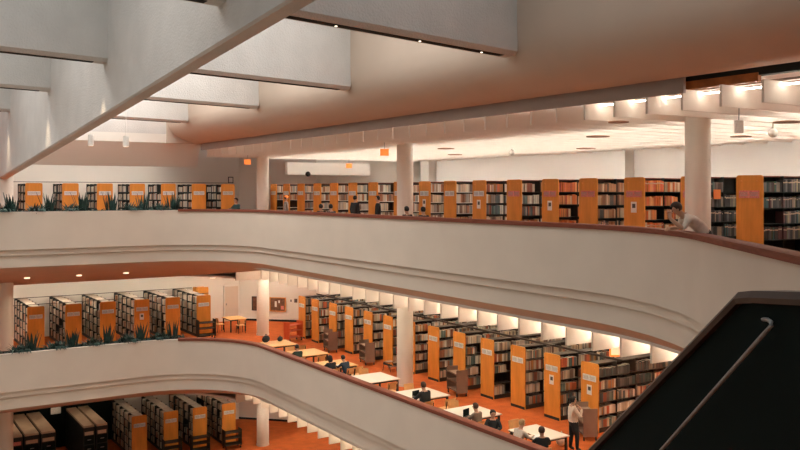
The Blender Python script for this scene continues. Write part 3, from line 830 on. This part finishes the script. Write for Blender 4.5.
def planter(fz, lv, spikes, bushes, xe):
    zt = fz + RAIL
    root = empty('planter', (-15.5, 41.02, fz), 0, 'long dark planter trough behind the %s left parapet' % lv, 'planter')
    Lp = xe + 15.5
    MB().box(0, 0, .0, Lp, .05, RAIL - .04).box(0, .55, 0, Lp, .6, RAIL - .04).box(0, .05, 0, .05, .55, RAIL - .04).box(Lp - .05, .05, 0, Lp, .55, RAIL - .04).box(.05, .05, 0, Lp - .05, .55, .1).build('trough', M['soil'], root)
    MB().box(.05, .05, .1, Lp - .05, .55, RAIL - .1).build('earth', M['soil'], root)
    mb = MB(); x = -7.5
    while x < xe:
        for _ in range(7):
            leaf_blade(mb, (x + random.uniform(-.1, .1), 41.3 + random.uniform(-.27, .2), zt - .12), random.random() * 2 * PI, .4 + .8 * random.random(), .16 + .12 * random.random(), .045, 1.2 * random.random(), random.randint(0, 1))
        x += .1
    tag(mb.build('ground_cover', [M['leaf'], M['leaf2']], fix=False), 'low dark green ground cover along the %s planter' % lv, 'plants', None, 'stuff')
    for k, px in enumerate(spikes):
        snake(at_y(px, 41.35), 41.35, zt - .1, .95, 'tall upright snake plant in the %s left planter, %s from the left' % (lv, ORD[k]), 'snake plants in the %s planter' % lv)
    for k, px in enumerate(bushes):
        bush(at_y(px, 41.28), 41.28, zt - .08, .5, 'low trailing green plant spilling over the %s left planter, %s from the left' % (lv, ORD[k]), 'trailing plants in the %s planter' % lv)
planter(F_UP, 'upper', (12.5, 49, 82, 112, 143, 172.5), (2, 36, 72, 133, 160), at_y(184, 41.3))
planter(F_MID, 'middle', (32, 72, 107, 141, 173), (20, 57, 94, 128, 160), at_y(182, 41.3))

# ---------------------------------------------------------------- near stair balustrade
def cam_pt(px, py, d):                                # a point d metres ahead along the view
    r = (px - 400) / 860 * d; z = (192 - py) / 860 * d
    return Vector((r * CY + d * SY, -r * SY + d * CY, z))
A_ = cam_pt(590, 450, 6.0); B_ = cam_pt(742, 292, 4.0)
dirv = Vector((B_.x - A_.x, B_.y - A_.y)); dirv.normalize()
sl = (B_.z - A_.z) / Vector((B_.x - A_.x, B_.y - A_.y)).length
nrm = Vector((-dirv.y, dirv.x))                       # pointing away from the viewer's side
def sp(s, z, t=0): return (B_.x + dirv.x * s + nrm.x * t, B_.y + dirv.y * s + nrm.y * t, z)
zB = B_.z; far = -6.0; near = 3.2
top = [(far, zB + sl * far), (0.0, zB), (.12, zB + .02), (near, zB + .02 + .1 * (near - .12))]
bal = empty('stair_balustrade', sp(0, F_UP + .25), 0, 'dark solid stair balustrade with brown cap and metal handrail in the near right corner', 'balustrade')
ob_ = Vector(bal.location)
def rel(p): return tuple(Vector(p) - ob_)
poly = [(s, z - .05) for s, z in top] + [(near, F_UP - 1.3), (0.3, F_UP - 1.3), (far, zB + sl * far - 2.6)]
MB().prism(poly, lambda p, k: rel(sp(p[0], p[1], (0, .12)[k]))).build('panel', M['black'], bal)
capm = MB(); vs = []
for s, z in top:
    for t, dz in ((-.03, -.055), (.15, -.055), (.16, -.03), (.14, 0), (-.02, 0), (-.04, -.03)): vs.append(rel(sp(s, z + dz, t)))
fs = [(a * 6 + k, a * 6 + (k + 1) % 6, a * 6 + 6 + (k + 1) % 6, a * 6 + 6 + k) for a in range(3) for k in range(6)] + [tuple(range(6)), tuple(range(18, 24))]
capm.add(vs, fs).build('cap', M['cap'], bal)
# handrail parallel to the cap, returning to the panel at its upper end
def on_panel(px, py, t):                              # point on the plane t metres in front of the panel
    ray = cam_pt(px, py, 1.0); o0 = Vector(sp(0, 0, -t)); n3 = Vector((nrm.x, nrm.y, 0))
    return ray * (o0.dot(n3) / ray.dot(n3))
h1 = on_panel(770, 324, .07); h0 = on_panel(660, 450, .07); hd = (h0 - h1).normalized()
pts = [on_panel(763, 319.2, -.01), on_panel(767.5, 319.6, .03), on_panel(771, 322, .06), on_panel(771.5, 325.5, .07), on_panel(768.5, 329, .07), on_panel(762, 336, .07), h0 + hd * 3.0]
hr = MB().tube([rel(p) for p in pts], .0095, 10).build('handrail', M['steel'], bal, smooth=True)
for q in (2.6,):
    p = h1 + hd * q; MB().tube([rel(p), rel(p + Vector((nrm.x, nrm.y, 0)) * .07)], .006, 8).build('bracket', M['steel'], hr)
# the landing and flight the balustrade stands on
lz = -1.62
struct(MB().prism([(0.3, .02), (near, .02), (near, -2.6), (0.3, -2.6)], lambda p, k: sp(p[0], (lz - .2, lz)[k], p[1])).build('floor_landing', M['carpet']))
mb = MB()
for k in range(9):
    s1 = .3 - k * .3
    mb.prism([(s1, .02), (s1 - .3, .02), (s1 - .3, -2.0), (s1, -2.0)], lambda p, j: sp(p[0], (lz - .19 * (k + 1) - .2, lz - .19 * (k + 1))[j], p[1]))
struct(mb.build('floor_stairs', M['carpet']))

# ---------------------------------------------------------------- people
def skinmat(name, rgb): return mat(name, rgb, .6, .05, 8)
SKIN = skinmat('skin', (.52, .30, .20)); SKIN2 = skinmat('tan skin', (.40, .21, .13))
cloth = {n: mat('cloth ' + n, c, .85, .12, 12) for n, c in dict(black=(.02, .023, .024), navy=(.02, .035, .055), teal=(.03, .06, .06), beige=(.76, .64, .53), cream=(.66, .58, .48), brown=(.20, .15, .11), green=(.03, .05, .035), grey=(.30, .29, .26), white=(.7, .68, .64), dark=(.03, .03, .032)).items()}
HAIR = {n: mat('hair ' + n, c, .6, .2, 30) for n, c in dict(dark=(.018, .013, .011), brown=(.06, .03, .018), blond=(.42, .27, .13)).items()}
EYE = mat('eye', (.03, .02, .02), .3); LIP = mat('lip', (.32, .11, .09), .5); SHOE = mat('shoe', (.05, .05, .05), .6)
def person(loc, rz, pose, top, bottom, hair, label, style='short', skin=None, scale=1.0, turn=0.0, lean=0.0, armpose=None, hat=None, bulk=1.14, short_sleeve=False):
    skin = skin or SKIN
    V, R, E, T = [], [], [], []
    def node(p, r, tagn, par=None):
        V.append(Vector(p)); R.append(r); T.append(tagn)
        if par is not None: E.append((par, len(V) - 1))
        return len(V) - 1
    if pose == 'sit': pz, kf, kz = .52, .42, .50
    else: pz, kf, kz = .92, .03, .50
    L_ = lean; up = Vector((0, math.sin(L_), math.cos(L_)))
    base = Vector((0, 0, pz))
    pel = node(base, .145, 'b')
    wst = node(base + up * .17, .125, 't', pel); ch = node(base + up * .36, .145, 't', wst); nb = node(base + up * .50, .075, 't', ch)
    nk = node(base + up * .555, .05, 's', nb)
    hu = Vector((0, math.sin(L_ * .6 + (.12 if pose == 'sit' else .03)), math.cos(L_ * .6 + (.12 if pose == 'sit' else .03)))); hp = V[nk]
    fw = Vector((math.sin(turn), math.cos(turn), 0)); fw = (fw - hu * fw.dot(hu)).normalized()
    h1_ = node(hp + hu * .07 + fw * .015, .072, 's', nk); h2 = node(hp + hu * .135 + fw * .02, .088, 's', h1_); h3 = node(hp + hu * .205 + fw * .008, .074, 's', h2)
    hands = []
    for s in (-1, 1):
        shp = base + up * .455 + Vector((s * .175, 0, 0))
        sh = node(shp, .068, 't', ch)
        ap = (armpose or {}).get(s)
        if ap: el, wr, ha = [Vector(q) for q in ap]
        elif pose == 'sit':
            el = Vector((s * .25, V[sh].y + .14, .80)); wr = Vector((s * .12, V[sh].y + .36, .80)); ha = Vector((s * .08, V[sh].y + .44, .785))
        else:
            el = Vector((s * .22, -.02, pz + .20)); wr = Vector((s * .23, .06, pz - .03)); ha = Vector((s * .23, .09, pz - .11))
        m1 = node(shp.lerp(el, .5), .052, 't', sh); e_ = node(el, .044, 't', m1); w_ = node(wr, .032, 's' if short_sleeve else 't', e_); h_ = node(ha, .034, 's', w_)
        hands.append((Vector(wr), Vector(ha), s))
        hip = node(base + Vector((s * .095, .02, -.03)), .10, 'b', pel)
        if pose == 'sit':
            kn = node((s * .12, kf, kz), .066, 'b', hip); an = node((s * .12, kf - .02, .10), .045, 'b', kn); to = node((s * .12, kf + .13, .04), .038, 'f', an)
        else:
            st_ = (.10 if s > 0 else -.06) if pose == 'step' else 0
            th = node((s * .10, .02 + st_ * .3, .70), .085, 'b', hip); kn = node((s * .10, .03 + st_ * .7, kz), .062, 'b', th); an = node((s * .10, st_, .10), .042, 'b', kn); to = node((s * .11, st_ + .14, .035), .036, 'f', an)
    me = bpy.data.meshes.new('tmp'); me.from_pydata([tuple(v) for v in V], E, [])
    o = bpy.data.objects.new('tmp', me); COL.objects.link(o)
    sk = o.modifiers.new('skin', 'SKIN'); sk.use_smooth_shade = True
    for k, d_ in enumerate(me.skin_vertices[0].data): d_.radius = (R[k] * bulk if T[k] != 's' else R[k],) * 2; d_.use_root = (k == 0)
    sb = o.modifiers.new('sub', 'SUBSURF'); sb.levels = 3; sb.render_levels = 3
    dg = bpy.context.evaluated_depsgraph_get(); dg.update()
    ev = o.evaluated_get(dg); me2 = bpy.data.meshes.new_from_object(ev)
    bpy.data.objects.remove(o)
    vs = [v.co.copy() for v in me2.vertices]; fs = [tuple(p.vertices) for p in me2.polygons]
    segs = [(V[a], V[b], T[b]) for a, b in E]
    mi = []
    tm = {'s': 0, 't': 1, 'b': 2, 'f': 3}
    for f in fs:
        c = sum((vs[i] for i in f), Vector()) / len(f); best = 9; bt = 't'
        for a, b, t in segs:
            ab = b - a; q = max(0, min(1, (c - a).dot(ab) / ab.length_squared)); dd = (c - a - ab * q).length
            if dd < best: best = dd; bt = t
        if bt in 'tb' and abs(c.x) < .21 and (c - base).length < .32: bt = 't' if (c - base).dot(up) > .03 else 'b'
        mi.append(tm[bt])
    bpy.data.meshes.remove(me2)
    mb = MB(); mb.v = [tuple(v) for v in vs]; mb.f = fs; mb.mi = mi
    # fingers and thumb grow out of each palm
    for wr, ha, s in hands:
        d1 = (ha - wr).normalized(); sd = d1.cross(Vector((0, 0, 1)))
        if sd.length < .2: sd = Vector((s, 0, 0))
        sd.normalize(); dn = d1.cross(sd) * 1; dn = dn if dn.z < 0 else -dn
        for k in range(4):
            b0 = ha + sd * ((k - 1.5) * .017) + d1 * .012; ln = (.062, .072, .068, .055)[k]
            mb.tube([b0, b0 + d1 * ln * .55 + dn * .006, b0 + d1 * ln * .85 + dn * .03], [.0085, .008, .006], 6, 0)
        tb = ha - sd * s * .024 - d1 * .015; mb.tube([tb, tb - sd * s * .022 + d1 * .022, tb - sd * s * .018 + d1 * .05 + dn * .01], [.011, .0095, .007], 6, 0)
    # face
    hc = V[h2]; rt = fw.cross(hu)
    def fp(a, b, c): return hc + rt * a + hu * b + fw * c
    for s in (-1, 1):
        mb.ball(fp(s * .032, .012, .084), .010, 6, 5, 4); mb.ball(fp(s * .088, -.005, -.005), .022, 6, 5, 0, (.5, .8, 1.2))
    mb.tube([fp(0, .015, .085), fp(0, -.012, .112), fp(0, -.022, .085)], [.008, .014, .010], 6, 0)
    mb.tube([fp(-.022, -.050, .082), fp(0, -.050, .090), fp(.022, -.050, .082)], .006, 6, 5)
    name = 'person'
    root = mb.build(name, [skin, cloth[top], cloth[bottom], SHOE, EYE, LIP], smooth=True, fix=False)
    root.location = loc; root.rotation_euler = (0, 0, rz); root.scale = (scale,) * 3
    tag(root, label, 'person')
    # hair: a cap over the crown and the back of the head
    hm = MB(); hm.ball((0, 0, 0), 1, 14, 10)
    v2 = []
    for v in hm.v:
        q = Vector(v); a, c, b = q.x * .099, q.y * .108, q.z * .108
        if c > .02 and b < .055: c = .02 + (c - .02) * .25; b = b * .8 + .02; a *= .9     # hairline over the brow
        if style == 'long' and b < -.03 and c < .03: b *= 2.6; a *= 1.15
        v2.append(hc + rt * a + hu * (b + .028) + fw * (c - .012))
    hm.v = [tuple(v) for v in v2]
    if style == 'pony':
        bk = hc - fw * .10 + hu * .05
        hm.tube([bk, bk - fw * .07 - hu * .0, bk - fw * .09 - hu * .12, bk - fw * .06 - hu * .24], [.03, .042, .036, .010], 8)
    hobj = hm.build('hair', HAIR[hair], root, smooth=True, fix=False)
    if hat:
        pm = MB(); pm.ball(tuple(hc + hu * .07), .105, 12, 6, 0, (1, 1, .75)); pm.build('hat', M[hat], root, smooth=True)
    return root
q = PI / 2
# seated readers of the middle level (rotation 0 faces +Y)
person((16.65, 34.3, F_MID), 0, 'sit', 'green', 'dark', 'dark', 'person in dark green bending over the pale orange table second from the far end', 'short', lean=.25)
person((16.72, 31.3, F_MID), 0, 'sit', 'black', 'dark', 'dark', 'person with long black hair and black top beside the white papers', 'long', lean=.3)
person((17.32, 31.1, F_MID), .25, 'sit', 'navy', 'dark', 'dark', 'person in a dark blue jacket bending over white papers', 'short', lean=.4)
person((16.86, 24.72, F_MID), .15, 'sit', 'black', 'dark', 'brown', 'broad person in black sitting before the laptop, seen from behind', 'short', lean=.12, scale=1.08, bulk=1.32)
person((16.82, 21.72, F_MID), .2, 'sit', 'brown', 'dark', 'brown', 'person in a brown grey shirt sitting before the small black laptop', 'short', lean=.1)
person((16.72, 20.82, F_MID), PI - .7, 'sit', 'black', 'dark', 'dark', 'person in black with a dark ponytail sitting at the cream table end', 'pony', turn=-.3)
person((16.62, 19.55, F_MID), -q, 'sit', 'cream', 'grey', 'blond', 'blond person in a pale top sitting with their back to the rail', 'short', lean=.25)
person((16.66, 18.5, F_MID), -.5, 'sit', 'black', 'dark', 'brown', 'person in a black jacket with brown hair at the near corner of the cream table', 'short', lean=.1, skin=SKIN2)
wp = P(573, 451, F_MID)
person(wp, -2.0, 'step', 'cream', 'black', 'dark', 'standing person in a cream sweater with one hand raised to her chin', 'pony', scale=.98, bulk=1.28, armpose={1: ((.24, .16, 1.12), (.10, .24, 1.33), (.06, .17, 1.43)), -1: ((-.26, .05, 1.12), (-.06, .24, 1.10), (.03, .26, 1.11))})
# upper level
person((14.72, 11.41, F_UP), math.radians(57), 'stand', 'beige', 'dark', 'brown', 'person in a pale beige shirt leaning on the upper rail with his forearms'.replace(' his', ''), 'short', lean=.95, turn=.1, scale=1.12, short_sleeve=True,
       armpose={1: ((.20, .46, .99), (.06, .66, .985), (-.02, .72, .98)), -1: ((-.24, .50, .99), (-.13, .70, 1.17), (-.07, .70, 1.27))})
def up_person(px, X, pose, top, hair, label, rz=-q, style='short', **kw):
    person((X, at_x(px, X), F_UP), rz, pose, top, 'dark', hair, label, style, **kw)
up_person(286, 18.3, 'stand', 'grey', 'dark', 'person in grey with an orange hat standing among the upper bookcases', -2.2, hat='exit', scale=.96)
up_person(355, 18.2, 'stand', 'dark', 'dark', 'person in a dark vest standing at the upper shelves', -1.2, scale=.98)
up_person(378, 18.0, 'stand', 'black', 'dark', 'person in a black jacket standing just left of the upper second column', .9, scale=.98)
up_person(407, 17.0, 'sit', 'black', 'dark', 'dark haired seated person whose head shows above the rail at the second column', 0.0)
up_person(423.5, 17.0, 'sit', 'dark', 'dark', 'dark haired seated person whose head shows above the rail right of the second column', 0.0)
up_person(321, 17.0, 'sit', 'black', 'dark', 'dark haired seated person far along the upper rail, left of two', 0.0)
up_person(331, 17.2, 'sit', 'navy', 'dark', 'dark haired seated person far along the upper rail, right of two', 0.0)
up_person(236.5, 17.6, 'sit', 'teal', 'dark', 'person in dark teal sitting beside the last upper left bookcase', 1.8, scale=1.15)
# seats under the seated people
def seat(x, y, rz, label, fz=F_MID): chair(x, y, rz, label, fz)
seat(16.65, 34.3, 0, 'orange wooden chair under the person in dark green')
seat(16.72, 31.3, 0, 'orange wooden chair under the person with long black hair')
seat(17.32, 31.1, .25, 'orange wooden chair under the person in the dark blue jacket')
seat(16.86, 24.72, .15, 'orange wooden chair under the broad person in black')
seat(16.82, 21.72, .2, 'orange wooden chair under the person in the brown grey shirt')
seat(16.72, 20.82, PI - .7, 'orange wooden chair under the person with the dark ponytail')
seat(16.62, 19.55, -q, 'orange wooden chair under the blond person')
seat(16.66, 18.5, -.5, 'orange wooden chair under the person in the black jacket')
for px, X, l in ((407, 17.0, 'seated person at the second column'), (423.5, 17.0, 'seated person right of the second column'), (321, 17.0, 'left of the two far seated people'), (331, 17.2, 'right of the two far seated people')):
    chair(X, at_x(px, X), 0, 'orange wooden chair on the upper level under the ' + l, F_UP)
chair(17.6, at_x(236.5, 17.6), 1.8, 'orange wooden chair on the upper level under the person in dark teal', F_UP)
# things on the tables
def laptop(x, y, rz, label, fz=F_MID):
    root = empty('laptop', (x, y, fz + .745), rz, label, 'laptop')
    MB().box(-.16, -.11, 0, .16, .11, .018).build('keyboard_base', M['metal'], root)
    mb = MB().box(-.16, .10, .018, .16, .115, .24); b_ = mb.build('screen', M['black'], root)
laptop(16.98, 25.38, .15, 'open dark laptop before the broad person in black')
laptop(16.95, 22.35, .3, 'small open black laptop before the person in the brown grey shirt')
for k, (x, y, a, l) in enumerate(((17.05, 31.85, .2, 'white papers spread before the person with long black hair'), (17.45, 31.85, -.2, 'white papers spread before the person in the dark blue jacket'), (17.3, 19.4, .4, 'white papers beside the blond person on the cream table'))):
    o = MB().box(-.2, -.14, 0, .2, .14, .012).box(-.02, -.16, .012, .26, .1, .018).build('papers', M['paper'], loc=(x, y, F_MID + .746)); o.rotation_euler = (0, 0, a); tag(o, l, 'papers')
def bag(x, y, z, s, label, m='black'):
    mb = MB().ball((0, 0, .16 * s), .17 * s, 14, 8, 0, (1.35, .8, .9)); root = empty('bag', (x, y, z), .5, label, 'bag')
    mb.build('body', cloth[m], root, smooth=True); MB().tube([(-.12 * s, 0, .27 * s), (0, 0, .38 * s), (.12 * s, 0, .27 * s)], .014 * s, 6).build('strap', cloth[m], root)
bag(17.0, 38.65, F_MID + .745, 1.1, 'black bag lying on the far pale orange table')
bag(17.7, 38.55, F_MID + .745, .8, 'smaller dark bag on the far pale orange table', 'dark')
p = P(566, 446, F_MID); bag(p.x - .1, p.y + .1, F_MID, 1.2, 'pale bag on the floor at the feet of the standing person', 'cream')
SC.view_settings.view_transform = 'Standard'
SC.view_settings.look = 'None'
SC.view_settings.gamma = 1
SC.view_settings.use_curve_mapping = False
SC.view_settings.exposure = -0.12
